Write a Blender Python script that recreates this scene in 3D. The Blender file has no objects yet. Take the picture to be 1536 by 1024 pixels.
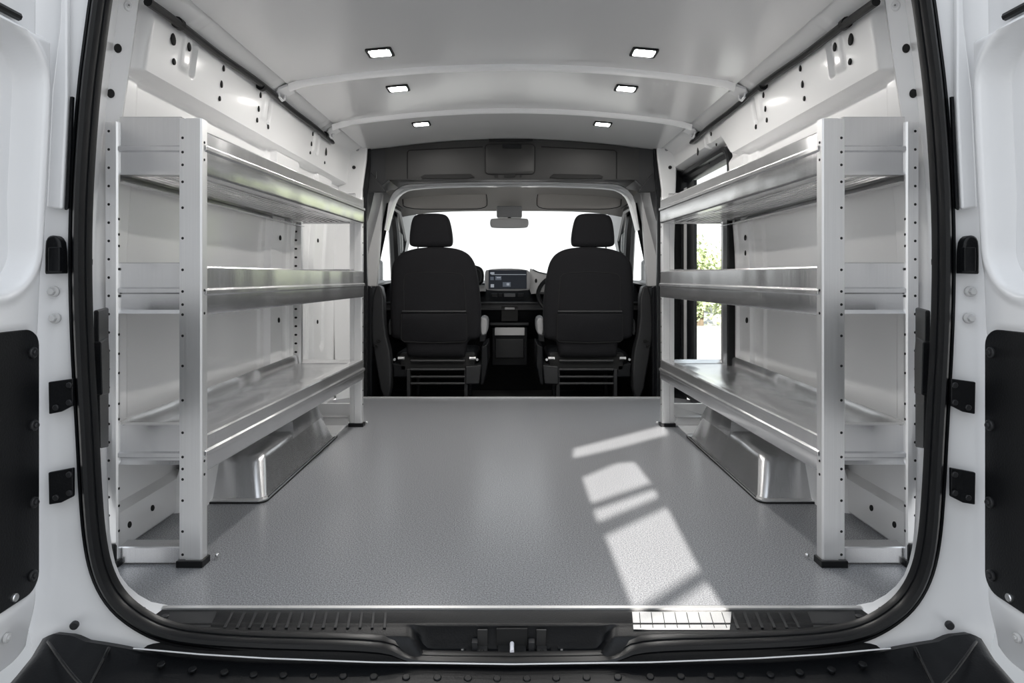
import bpy, bmesh, math, random
from mathutils import Vector, Matrix
random.seed(7)
PI = math.pi
C = bpy.context.scene.collection
sc = bpy.context.scene

# ------------------------------------------------------------------ camera
F = 1000.0            # focal length in pixels of the 1536 px wide frame
CH = 0.75             # camera height over the load floor
cam_d = bpy.data.cameras.new('camera'); cam = bpy.data.objects.new('camera', cam_d); C.objects.link(cam)
cam_d.sensor_width = 36; cam_d.lens = F/1536*36; cam_d.shift_y = -97/1536
cam_d.clip_start = 0.02; cam_d.clip_end = 400
cam.location = (0, 0, CH); cam.rotation_euler = (PI/2, 0, 0)
sc.camera = cam

# ------------------------------------------------------------------ world, sun, exposure
SUN_DZ = 0.45
w = bpy.data.worlds.new('world'); sc.world = w; w.use_nodes = True
nt = w.node_tree; nt.nodes.clear()
out = nt.nodes.new('ShaderNodeOutputWorld'); bg = nt.nodes.new('ShaderNodeBackground')
tc = nt.nodes.new('ShaderNodeTexCoord'); sx = nt.nodes.new('ShaderNodeSeparateXYZ'); rp = nt.nodes.new('ShaderNodeValToRGB')
nt.links.new(tc.outputs['Generated'], sx.inputs[0]); nt.links.new(sx.outputs['Z'], rp.inputs[0])
rp.color_ramp.elements[0].position = 0.0; rp.color_ramp.elements[0].color = (.98, .99, 1.0, 1)
rp.color_ramp.elements[1].position = 0.8; rp.color_ramp.elements[1].color = (0.84, 0.91, 1.0, 1)
nt.links.new(rp.outputs[0], bg.inputs[0]); bg.inputs[1].default_value = 0.95
nt.links.new(bg.outputs[0], out.inputs[0])

sun_d = bpy.data.lights.new('sun', 'SUN'); sun = bpy.data.objects.new('sun', sun_d); C.objects.link(sun)
sun_d.energy = 11; sun_d.angle = math.radians(0.22); sun_d.color = (1.0, 0.955, 0.90)
sun.rotation_euler = Vector((0, 1, -SUN_DZ)).to_track_quat('-Z', 'Y').to_euler()
sun.location = (0, -6, 5)

sc.view_settings.view_transform = 'Standard'; sc.view_settings.look = 'None'
sc.view_settings.gamma = 1; sc.view_settings.use_curve_mapping = False
sc.view_settings.exposure = 0.76

# ------------------------------------------------------------------ helpers
def W(px, py, Y): return Vector(((px-768)*Y/F, Y, CH-(py-415)*Y/F))

def mat(name, col, rough=.5, metal=0., **k):
    m = bpy.data.materials.new(name); m.use_nodes = True
    n = m.node_tree; b = n.nodes['Principled BSDF']
    b.inputs['Base Color'].default_value = (*col, 1); b.inputs['Roughness'].default_value = rough; b.inputs['Metallic'].default_value = metal
    if 'coat' in k: b.inputs['Coat Weight'].default_value = k['coat']; b.inputs['Coat Roughness'].default_value = .12
    if 'aniso' in k:
        b.inputs['Anisotropic'].default_value = k['aniso']; tg = n.nodes.new('ShaderNodeTangent'); tg.direction_type = 'RADIAL'; tg.axis = 'Z'; n.links.new(tg.outputs[0], b.inputs['Tangent']); b.inputs['Anisotropic Rotation'].default_value = .25
    if 'spec' in k: b.inputs['Specular IOR Level'].default_value = k['spec']
    if 'emit' in k:
        b.inputs['Emission Color'].default_value = (*k.get('ecol', col), 1); b.inputs['Emission Strength'].default_value = k['emit']
    if 'noise' in k:      # scale(3), colour amount, bump amount
        s, ca, ba = k['noise']
        t = n.nodes.new('ShaderNodeTexCoord'); mp = n.nodes.new('ShaderNodeMapping'); mp.inputs['Scale'].default_value = s
        nz = n.nodes.new('ShaderNodeTexNoise'); nz.inputs['Scale'].default_value = 1; nz.inputs['Detail'].default_value = k.get('detail', 3)
        n.links.new(t.outputs['Object'], mp.inputs[0]); n.links.new(mp.outputs[0], nz.inputs['Vector'])
        if ca:
            r = n.nodes.new('ShaderNodeValToRGB'); r.color_ramp.elements[0].position = .3; r.color_ramp.elements[1].position = .7
            r.color_ramp.elements[0].color = (*[c*(1-ca) for c in col], 1); r.color_ramp.elements[1].color = (*[min(1, c*(1+ca)) for c in col], 1)
            n.links.new(nz.outputs['Fac'], r.inputs[0]); n.links.new(r.outputs[0], b.inputs['Base Color'])
        if ba:
            bu = n.nodes.new('ShaderNodeBump'); bu.inputs['Strength'].default_value = ba; bu.inputs['Distance'].default_value = .002
            n.links.new(nz.outputs['Fac'], bu.inputs['Height']); n.links.new(bu.outputs[0], b.inputs['Normal'])
            if 'wave' in k:
                m2 = n.nodes.new('ShaderNodeMapping'); m2.inputs['Scale'].default_value = (6, 4.5, .25); n2 = n.nodes.new('ShaderNodeTexNoise'); n2.inputs['Scale'].default_value = 1; n2.inputs['Detail'].default_value = 1
                b2 = n.nodes.new('ShaderNodeBump'); b2.inputs['Strength'].default_value = k['wave']; b2.inputs['Distance'].default_value = .03
                n.links.new(t.outputs['Object'], m2.inputs[0]); n.links.new(m2.outputs[0], n2.inputs['Vector']); n.links.new(n2.outputs['Fac'], b2.inputs['Height']); n.links.new(b2.outputs[0], bu.inputs['Normal'])
        if 'rvar' in k:
            mr = n.nodes.new('ShaderNodeMapRange'); mr.inputs[3].default_value = rough-k['rvar']; mr.inputs[4].default_value = rough+k['rvar']
            n.links.new(nz.outputs['Fac'], mr.inputs[0]); n.links.new(mr.outputs[0], b.inputs['Roughness'])
    return m

M = {}
M['white'] = mat('white_paint', (.79, .795, .805), .28, coat=.5)
M['wall'] = mat('interior_paint', (.83, .83, .83), .33, coat=.3)
M['ceil'] = mat('ceiling_panel', (.70, .70, .70), .2, coat=.2)
M['bow'] = mat('bright_white_paint', (.93, .93, .93), .3)
M['alu'] = mat('brushed_aluminium', (.74, .74, .745), .25, .86, noise=((260, 90, 3), .03, .03), rvar=.04, aniso=.6, wave=.4)
M['alul'] = mat('light_aluminium', (.84, .84, .84), .36, .8, noise=((300, 60, 4), .03, .02), rvar=.04)
M['rubber'] = mat('black_rubber', (.004, .0045, .0055), .33, spec=.33)
M['black'] = mat('black_plastic', (.005, .0055, .0065), .42, spec=.25, noise=((220, 220, 220), .1, .25))
M['blackg'] = mat('dark_grey_plastic', (.022, .0225, .024), .45, spec=.35)
M['console'] = mat('console_plastic', (.034, .0335, .033), .5, spec=.35)
M['grey'] = mat('grey_plastic', (.30, .30, .305), .5)
M['lgrey'] = mat('light_grey_plastic', (.55, .55, .55), .45)
M['taupe'] = mat('headliner_fabric', (.50, .475, .45), .85, noise=((300, 300, 300), .05, .2))
M['fabric'] = mat('charcoal_fabric', (.008, .008, .0095), .85, spec=.25, noise=((350, 350, 350), .2, .5))
M['seam'] = mat('seam_thread', (.008, .008, .008), .9)
M['hole'] = mat('dark_hole', (.008, .008, .008), .8)
M['bolt'] = mat('zinc_bolt', (.7, .7, .7), .35, 1.0)
M['lamp'] = mat('lamp_diffuser', (1, 1, 1), .4, emit=170, ecol=(1, .97, .93))
M['screen'] = mat('screen_glass', (.004, .005, .008), .3, spec=.2, emit=.012, ecol=(.4, .5, .7))
M['scrl'] = mat('screen_tile', (.3, .33, .38), .3, emit=.12, ecol=(.75, .8, .9))
M['scrm'] = mat('screen_card', (.08, .1, .13), .3, emit=.03, ecol=(.6, .7, .9))
M['leaf'] = mat('green_leaves', (.44, .50, .28), .7)
M['bark'] = mat('tree_bark', (.12, .09, .06), .9, noise=((9, 9, 2), .3, .3))
M['pave'] = mat('pale_paving', (.36, .357, .35), .85, noise=((1.2, 1.2, 1.2), .08, .1))
M['render'] = mat('pale_sun_mask', (.70, .69, .67), .9, noise=((30, 30, 30), .04, .3))
M['pin'] = mat('white_pin', (.85, .85, .9), .3)
# speckled vinyl floor
m = mat('speckled_vinyl', (.25, .26, .27), .26); M['floor'] = m
n = m.node_tree; b = n.nodes['Principled BSDF']
t = n.nodes.new('ShaderNodeTexCoord'); v = n.nodes.new('ShaderNodeTexNoise'); v.inputs['Scale'].default_value = 290; v.inputs['Detail'].default_value = 3
r = n.nodes.new('ShaderNodeValToRGB'); r.color_ramp.elements[0].position = .36; r.color_ramp.elements[1].position = .66
r.color_ramp.elements[0].color = (.135, .140, .150, 1); r.color_ramp.elements[1].color = (.34, .348, .362, 1)
n.links.new(t.outputs['Object'], v.inputs['Vector']); n.links.new(v.outputs['Fac'], r.inputs[0]); n.links.new(r.outputs[0], b.inputs['Base Color'])
bu = n.nodes.new('ShaderNodeBump'); bu.inputs['Strength'].default_value = .10; bu.inputs['Distance'].default_value = .001
n.links.new(v.outputs['Fac'], bu.inputs['Height']); n.links.new(bu.outputs[0], b.inputs['Normal'])
# thin clear glass
def glass(name, tint):
    m = bpy.data.materials.new(name); m.use_nodes = True; n = m.node_tree; n.nodes.clear()
    o = n.nodes.new('ShaderNodeOutputMaterial'); mx = n.nodes.new('ShaderNodeMixShader')
    tr = n.nodes.new('ShaderNodeBsdfTransparent'); gl = n.nodes.new('ShaderNodeBsdfGlossy')
    tr.inputs[0].default_value = (*tint, 1); gl.inputs['Roughness'].default_value = .02; mx.inputs[0].default_value = .05
    n.links.new(tr.outputs[0], mx.inputs[1]); n.links.new(gl.outputs[0], mx.inputs[2]); n.links.new(mx.outputs[0], o.inputs[0])
    return m
M['glass'] = glass('clear_glass', (.96, .98, .97))

class MB:
    """collects shapes; build() links them as one mesh object"""
    def __init__(s, sx=1): s.bm = bmesh.new(); s.mats = []; s.cur = 0; s.sx = sx
    def use(s, key):
        if key not in s.mats: s.mats.append(key)
        s.cur = s.mats.index(key); return s
    def _f(s, vs, smooth=None):
        try:
            f = s.bm.faces.new(vs); f.material_index = s.cur; return f
        except ValueError: return None
    def v(s, co): return s.bm.verts.new(Vector(co))
    def box(s, a, b, rot=None):
        x0, y0, z0 = a; x1, y1, z1 = b
        vs = [s.v((x, y, z)) for x in (x0, x1) for y in (y0, y1) for z in (z0, z1)]
        for q in ((0,1,3,2), (4,6,7,5), (0,4,5,1), (2,3,7,6), (0,2,6,4), (1,5,7,3)): s._f([vs[i] for i in q])
        if rot: bmesh.ops.transform(s.bm, matrix=rot, verts=vs)
        return s
    def prism(s, pts, ext):
        """closed polygon of 3d pts extruded by vector ext"""
        a = [s.v(p) for p in pts]; b2 = [s.v(Vector(p)+Vector(ext)) for p in pts]; n = len(a)
        s._f(a); s._f(b2[::-1])
        for i in range(n): s._f([a[i], a[(i+1) % n], b2[(i+1) % n], b2[i]])
        return s
    def loft(s, rows, closed=False, cap=False):
        R = [[s.v(p) for p in r] for r in rows]
        for i in range(len(R)-1):
            n = len(R[i])
            for j in range(n if closed else n-1):
                s._f([R[i][j], R[i][(j+1) % n], R[i+1][(j+1) % n], R[i+1][j]])
        if cap: s._f(R[0][::-1]); s._f(R[-1])
        return s
    def tube(s, pts, r, n=8, closed=False, cap=True):
        pts = [Vector(p) for p in pts]; rows = []; N = len(pts)
        up = None
        for i, p in enumerate(pts):
            a = pts[i-1] if (i > 0 or closed) else p; c = pts[(i+1) % N] if (i < N-1 or closed) else p
            d = (c-a).normalized()
            if up is None: up = Vector((0, 0, 1)) if abs(d.z) < .9 else Vector((0, 1, 0))
            x = d.cross(up).normalized(); up2 = x.cross(d).normalized(); up = up2
            rr = r[i] if isinstance(r, (list, tuple)) else r
            rows.append([p + x*rr*math.cos(2*PI*k/n) + up2*rr*math.sin(2*PI*k/n) for k in range(n)])
        if closed: rows.append(rows[0]); cap = False
        return s.loft(rows, closed=True, cap=cap)
    def disc(s, c, nrm, r, h, n=12, ry=None, upv=(0, 0, 1)):
        """short cylinder (oval if ry) standing on c along nrm"""
        c = Vector(c); d = Vector(nrm).normalized(); up = Vector(upv)
        if abs(d.dot(up)) > .95: up = Vector((0, 1, 0))
        x = d.cross(up).normalized(); y = x.cross(d).normalized(); ry = ry or r
        ring = lambda k, q: [c + d*k + x*r*q*math.cos(2*PI*i/n) + y*ry*q*math.sin(2*PI*i/n) for i in range(n)]
        return s.loft([ring(-h*.3, 1), ring(h*.7, 1), ring(h, .82)], closed=True, cap=True)
    def ball(s, c, r, n=10):
        c = Vector(c); rows = []
        rv = (r, r, r) if not isinstance(r, (tuple, list)) else r
        for i in range(1, n):
            t = PI*i/n
            rows.append([c + Vector((rv[0]*math.sin(t)*math.cos(2*PI*k/(2*n)), rv[1]*math.sin(t)*math.sin(2*PI*k/(2*n)), rv[2]*math.cos(t))) for k in range(2*n)])
        return s.loft(rows, closed=True, cap=True)
    def pillow(s, outline, y0, layers, drop=0):
        """outline [(x,z)] stacked along +Y; layers [(dy, scale)]"""
        cx = sum(p[0] for p in outline)/len(outline); cz = sum(p[1] for p in outline)/len(outline)
        wx = max(p[0] for p in outline)-min(p[0] for p in outline); wz = max(p[1] for p in outline)-min(p[1] for p in outline)
        rows = []
        for dy, ins in layers:
            kx = 1-2*ins/wx; kz = 1-2*ins/wz
            rows.append([Vector((cx+(p[0]-cx)*kx, y0+dy, cz+(p[1]-cz)*kz)) for p in outline])
        return s.loft(rows, closed=True, cap=True)
    def build(s, name, key=None, parent=None, bevel=0, warp=None, angle=35, keepn=False):
        for vv in s.bm.verts:
            if warp: vv.co = warp(vv.co)
            if s.sx < 0: vv.co.x = -vv.co.x
        bmesh.ops.remove_doubles(s.bm, verts=s.bm.verts, dist=1e-5)
        bmesh.ops.recalc_face_normals(s.bm, faces=s.bm.faces)
        me = bpy.data.meshes.new(name); 
        s.bm.to_mesh(me); s.bm.free()
        if s.mats:
            for k in s.mats: me.materials.append(M[k])
        else: me.materials.append(M[key])
        me.shade_smooth(); me.set_sharp_from_angle(angle=math.radians(angle))
        o = bpy.data.objects.new(name, me); C.objects.link(o)
        if parent: o.parent = parent; o.matrix_parent_inverse = Matrix.Translation(-Vector(parent.get('base', (0, 0, 0)))) if False else o.matrix_parent_inverse
        if parent is not None:
            org = root_loc(parent)
            me.transform(Matrix.Translation(-org))
        if bevel:
            bv = o.modifiers.new('bevel', 'BEVEL'); bv.width = bevel; bv.segments = 2; bv.harden_normals = True; bv.limit_method = 'ANGLE'; bv.angle_limit = math.radians(40)
        return o

def root_loc(o):
    v = Vector((0, 0, 0))
    while o is not None: v += o.location; o = o.parent
    return v

def thing(name, label, cat, loc, group=None):
    o = bpy.data.objects.new(name, None); C.objects.link(o); o.location = loc; o.empty_display_size = .1
    return tag(o, label, cat, group)
def tag(o, label=None, cat=None, group=None, kind=None):
    if label: o['label'] = label
    if cat: o['category'] = cat
    if group: o['group'] = group
    if kind: o['kind'] = kind
    return o
def struct(o, label, cat): return tag(o, label, cat, kind='structure')

def chaikin(pts, n=2, closed=False):
    pts = [tuple(p) for p in pts]
    for _ in range(n):
        q = [] if closed else [pts[0]]
        N = len(pts)
        for i in range(N if closed else N-1):
            a = pts[i]; c = pts[(i+1) % N]
            q.append(tuple(a[k]*.75+c[k]*.25 for k in range(len(a)))); q.append(tuple(a[k]*.25+c[k]*.75 for k in range(len(a))))
        if not closed: q.append(pts[-1])
        pts = q
    return pts
def resample(pts, n):
    pts = [Vector(p) for p in pts]; L = [0]
    for i in range(1, len(pts)): L.append(L[-1]+(pts[i]-pts[i-1]).length)
    o = []; j = 0
    for k in range(n):
        d = L[-1]*k/(n-1)
        while j < len(L)-2 and L[j+1] < d: j += 1
        t = (d-L[j])/max(1e-9, L[j+1]-L[j]); o.append(pts[j].lerp(pts[j+1], min(1, max(0, t))))
    return o
def sstep(a, b, x):
    t = max(0., min(1., (x-a)/(b-a))); return t*t*(3-2*t)
def rrect(cx, cz, hx, hz, r, n=5):
    o = []
    for (sx_, sz_, a0) in ((1, 1, 0), (-1, 1, PI/2), (-1, -1, PI), (1, -1, 3*PI/2)):
        for k in range(n+1):
            a = a0 + PI/2*k/n; o.append((cx+sx_*(hx-r)+r*math.cos(a), cz+sz_*(hz-r)+r*math.sin(a)))
    return o
def sdrr(x, y, cx, cy, hx, hy, r):
    qx = abs(x-cx)-hx+r; qy = abs(y-cy)-hy+r
    return math.hypot(max(qx, 0), max(qy, 0)) + min(max(qx, qy), 0) - r
def sheet(pts, t):
    """open 2d polyline -> closed polygon of thickness t"""
    P = [Vector(p) for p in pts]; n = len(P); off = []
    for i in range(n):
        d1 = (P[i]-P[i-1]).normalized() if i else (P[1]-P[0]).normalized()
        d2 = (P[i+1]-P[i]).normalized() if i < n-1 else d1
        n1 = Vector((-d1.y, d1.x)); n2 = Vector((-d2.y, d2.x)); m_ = (n1+n2)
        m_ = m_.normalized() if m_.length > 1e-6 else n1
        k = 1/max(.4, m_.dot(n1)); off.append(P[i]+m_*t*k)
    return [tuple(p) for p in P]+[tuple(p) for p in off[::-1]]
def linsp(a, b, n): return [a+(b-a)*i/(n-1) for i in range(n)]

# ================================================================== THE SETTING
# ---- load floor
b = MB()
out_ = [(-.80, 1.505), (.80, 1.505), (.90, 1.54), (1.10, 1.62), (1.14, 1.75), (1.14, 4.02), (1.0, 4.14), (-1.0, 4.14), (-1.14, 4.02), (-1.14, 1.75), (-1.10, 1.62), (-.90, 1.54)]
b.prism([(x, y, -.02) for x, y in out_], (0, 0, .02))
struct(b.build('floor', 'floor'), 'speckled grey vinyl load floor of the cargo area', 'floor')
b = MB(); b.box((-1.1, 4.16, -.17), (1.1, 6.1, -.15)); b.box((-1.1, 4.14, -.17), (1.1, 4.16, -.022))
struct(b.build('floor', 'console'), 'dark rubber floor of the driver cab, one step lower', 'floor')
b = MB(); b.box((-.92, 4.125, .0005), (.92, 4.145, .006))
struct(b.build('trim_1', 'alul'), 'thin bright metal edging strip where the load floor meets the cab', 'trim')
b = MB(); b.box((-.79, 1.500, .0005), (.79, 1.512, .005))
struct(b.build('trim_2', 'alul'), 'thin bright metal edging strip at the rear edge of the load floor', 'trim')

# ---- ceiling
def ceil_z(x): return 1.62-.075*(x/.92)**2
b = MB(); ys = linsp(1.43, 4.3, 40); xs = linsp(-.925, .925, 41)
b.loft([[Vector((x, y, ceil_z(x))) for x in xs] for y in ys])
b.loft([[Vector((x, y, ceil_z(x)+.03)) for x in xs] for y in (1.43, 4.3)])
ceil = struct(b.build('ceiling', 'ceil'), 'smooth glossy grey ceiling panel of the load area', 'ceiling')
for i, (y, hx) in enumerate(((2.745, .915), (3.46, .93))):
    b = MB(); rows = []
    for (dy, dz) in ((-.022, 0.004), (-.018, -.004), (-.010, -.020), (.004, -.022), (.012, -.016), (.016, .004)):
        rows.append([Vector((x, y+dy, ceil_z(x)+dz-.012*sstep(.85, .93, abs(x)))) for x in linsp(-hx, hx, 41)])
    b.loft(rows)
    struct(b.build('trim_3', 'bow', angle=60), ['white arched roof bow nearer the rear doors', 'white arched roof bow nearer the driver cab'][i], 'trim')

# ---- side walls
BEAM_Y0 = 1.82
def wall_u(Y, z, side):
    u = 1.105 - .03*sstep(.75, 1.345, z)
    # lower wall posts
    for (a, c, d) in ((2.97, 3.30, .026), (3.62, 3.9, .024)) if side < 0 else ((3.03, 3.27, .022),):
        u -= d*sstep(a-.003, a+.006, Y)*(1-sstep(c-.006, c+.003, Y))*(1-sstep(1.30, 1.34, z))
    # channel grooves in the posts
    for (a, z0, z1) in ((3.18, .2, 1.2), (3.79, .35, 1.15)) if side < 0 else ((3.17, .3, 1.15),):
        u += .014*(1-sstep(-.003, .005, sdrr(Y, z, a, (z0+z1)/2, .045, (z1-z0)/2, .03)))
    # embossed pressed panels
    if side < 0:
        u += .012*(1-sstep(-.006, .012, sdrr(Y, z, 3.47, .75, .125, .46, .05)))
    u += .010*(1-sstep(-.004, .006, sdrr(Y, z, 2.42, .80, .50, .53, .04)))
    # upper beam
    if z > 1.28:
        k = sstep(BEAM_Y0, BEAM_Y0+.05, Y)
        bz = 1.312 + (.098*sstep(3.10, 3.24, Y) if side > 0 else 0)
        body = sstep(bz, bz+.016, z)
        ub = 1.022 - .02*(z-1.35)/.15
        for yp in (2.06, 2.72, 3.42):    # pressed ridges round the bolt holes
            ub -= .008*(1-sstep(.02, .035, abs(Y-yp)))*sstep(1.38, 1.40, z)
            ub += .016*(1-sstep(.0, .010, sdrr(Y, z, yp+.055, 1.44, .012, .05, .012)))
        u = u+(min(u, ub)-u)*k*body
    # roof rail
    if z > 1.50:
        t = sstep(1.50, 1.575, z); u = u+(.915-u)*t
    return u
WIN = (3.80, .7125, .545, .6725, .10)   # side window Y,z centre, half sizes, radius
for side, nm in ((-1, 'left'), (1, 'right')):
    b = MB(side)
    ys = [1.70, 1.74, 1.78, 1.81, 1.83]+linsp(1.85, 4.45, 400)
    zs = linsp(-.01, .12, 8)+linsp(.14, 1.30, 72)+linsp(1.306, 1.40, 22)+linsp(1.41, 1.50, 10)+linsp(1.505, 1.585, 12)
    V = [[b.v((wall_u(y, z, side), y, z)) for z in zs] for y in ys]
    for i in range(len(ys)-1):
        for j in range(len(zs)-1):
            if side > 0:
                yc = (ys[i]+ys[i+1])/2; zc = (zs[j]+zs[j+1])/2
                if sdrr(yc, zc, *WIN) < 0: continue
            b._f([V[i][j], V[i+1][j], V[i+1][j+1], V[i][j+1]])
    wl = struct(b.build('wall_'+nm, 'wall', angle=50), 'white painted steel side wall with pressed ribs and a holed upper beam, on the '+nm, 'wall')
    # plugs and holes in the wall
    holes = [(1.98, 1.455, .013, .018), (2.06, 1.46, .009, .014), (2.00, 1.395, .008, .010),
             (2.66, 1.475, .006, .012), (2.66, 1.42, .006, .012), (2.66, 1.375, .006, .010), (2.78, 1.45, .006, .013), (2.78, 1.375, .006, .010),
             (3.36, 1.47, .006, .011), (3.36, 1.42, .006, .012), (3.36, 1.375, .006, .008), (3.62, 1.43, .011, .022), (3.62, 1.37, .006, .008),
             (2.32, 1.475, .006, .011), (2.32, 1.42, .006, .013), (2.32, 1.37, .006, .009)]
    if side < 0: holes += [(3.08, .93, .010, .012), (3.08, .55, .010, .012), (3.08, 1.20, .008, .010), (3.68, .95, .009, .011), (3.70, .50, .009, .011), (3.68, 1.20, .008, .010)]
    else: holes += [(3.07, .93, .011, .013), (3.07, .55, .011, .013), (3.08, .86, .006, .012)]
    for (y, z, ry, rz) in holes:
        b = MB(side); b.disc((wall_u(y, z, side)-.001, y, z), (-1, 0, .05), ry, .004, 14, rz)
        b.build('hole_plug', 'hole', wl)
    # baseboard kick strip
    b = MB(side); poly = sheet([(1.14, .002), (1.075, .002), (1.070, .008), (1.080, .10), (1.106, .115)], .002)
    b.prism([(u, 1.80, z) for u, z in poly], (0, .40, 0))
    bb = struct(b.build('baseboard_'+nm, 'wall'), 'white steel kick strip behind the rear shelf upright on the '+nm, 'baseboard')
    for (y, z) in ((1.87, .055), (1.99, .06)):
        b = MB(side); b.disc((1.0745, y, z), (-1, 0, .1), .009, .004); b.build('hole_plug', 'hole', bb)
    # small bright step plate at far base of the shelf
    b = MB(side); b.box((.83, 3.16, .0), (1.10, 3.42, .008)); b.box((.80, 3.42, .0), (1.10, 3.435, .10))
    b.box((.80, 3.36, .0), (.82, 3.42, .012)); b.box((1.03, 3.20, 0.008), (1.10, 3.42, .06))
    tg = struct(b.build('trim_4', 'wall', bevel=.002), 'low white steel panel on the floor ahead of the wheel arch box on the '+nm, 'trim')
    # roof rail brackets
    for y in (2.80, 3.56):
        b = MB(side)
        pts = [(.925, y-.05, 1.548), (.965, y-.055, 1.530), (.985, y-.03, 1.525), (.985, y+.03, 1.525), (.965, y+.055, 1.530), (.925, y+.05, 1.548)]
        b.prism(pts, (0, 0, -.012)); b.tube([(.975, y-.02, 1.522), (.97, y-.02, 1.500), (.965, y+.0, 1.490), (.965, y+.025, 1.500), (.965, y+.03, 1.525)], .006)
        b.build('lashing_bracket', 'white', wl, bevel=.003)
    # spot-weld seam along the rail
    b = MB(side)
    for k in range(70):
        y = 1.55+k*.036
        if k % 6 == 5: continue
        b.box((.945, y, 1.556-.002), (.949, y+.016, 1.558))
    b.build('rail_seam', 'grey', wl)

# ---- right side window (in the sliding door) with its black frame
win = thing('window_1', 'tall side window with a thick black rubber frame in the right wall', 'window', (1.1, WIN[0], WIN[1]))
struct(win, win['label'], 'window')
b = MB()
def ring_loft(b, rings):
    for r0, r1 in zip(rings, rings[1:]):
        b.loft([[*r0, r0[0]], [*r1, r1[0]]])
def wr(u, grow, dz=0): return [Vector((u, y, z)) for y, z in rrect(WIN[0], WIN[1], WIN[2]+grow, WIN[3]+grow, max(.02, WIN[4]+grow), 6)]
ring_loft(b, [wr(1.10, .022), wr(1.055, .018), wr(1.048, .008), wr(1.052, -.010), wr(1.072, -.016), wr(1.078, -.04), wr(1.092, -.048), wr(1.12, -.05)])
b.build('window_frame', 'rubber', win)
b = MB(); b.box((1.072, 4.09, 0.05), (1.08, 4.18, 1.30)); b.build('window_trim', 'lgrey', win)
b = MB(); b.box((1.055, 4.16, 0.05), (1.12, 4.36, 1.34)); b.box((1.072, 3.93, 0.05), (1.09, 4.09, 1.32)); b.build('rubber_seal', 'rubber', win)
b = MB(); b.box((1.098, WIN[0]-WIN[2], WIN[1]-WIN[3]), (1.103, WIN[0]+WIN[2], WIN[1]+WIN[3])); b.build('pane', 'glass', win)

# ---- rear opening: inner flange, outer body frame  (left half in photo pixels, mirrored)
seal_c = [(768, 988, .0), (640, 987, 0), (612, 984, 0), (575, 970, 0), (400, 966, 0), (300, 960, 0), (245, 950, 0), (205, 930, 0), (172, 902, 0), (150, 862, 0), (139, 812, 0), (133, 740, 0), (128, 640, 0), (122, 540, 0), (118, 440, 0),
          (118, 330, 0), (123, 230, 0), (131, 130, 0), (140, 60, 0), (148, 0, 0), (158, -60, 0), (180, -115, 0), (230, -150, 0), (330, -165, 0), (768, -172, 0)]
seal_px = chaikin([(a, c) for a, c, _ in seal_c], 2)
SY = 1.385
half = [(-(768-a)*SY/F, CH-(c-415)*SY/F) for a, c in seal_px]     # x<0 side, bottom to top
loop = half + [(-x, z) for x, z in half[::-1][1:-1]]
def nrm2(loop, i):
    n = len(loop); a = Vector(loop[i-1]); c = Vector(loop[(i+1) % n]); d = (c-a).normalized(); return Vector((-d.y, d.x))
def seal_profile(scale=1):
    # (outward offset, dy)
    return [(.020, .012), (.021, .0), (.018, -.006), (.013, -.006), (.011, .003), (.009, .003), (.007, -.006), (.002, -.018), (-.004, -.022), (-.011, -.019), (-.015, -.010), (-.0155, -.003), (-.018, -.003), (-.021, .005), (-.021, .012)]
b = MB(); rows = []
cz = .75
for i, p in enumerate(loop):
    nn = nrm2(loop, i)
    if nn.dot(Vector((p[0], p[1]-cz))) < 0: nn = -nn
    kk = 1-.55*(1-sstep(.20, .27, abs(p[0])))*(1 if p[1] < .5 else 0)
    rows.append([Vector((p[0]+nn.x*o*kk, SY+dy, p[1]+nn.y*o*kk)) for o, dy in seal_profile()])
rows.append(rows[0])
b.loft(rows, closed=True)
sl = b.build('door_seal', 'rubber', angle=28)
struct(sl, 'black rubber weatherstrip running round the rear door opening', 'seal'); sl.name = 'trim_5'

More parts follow.
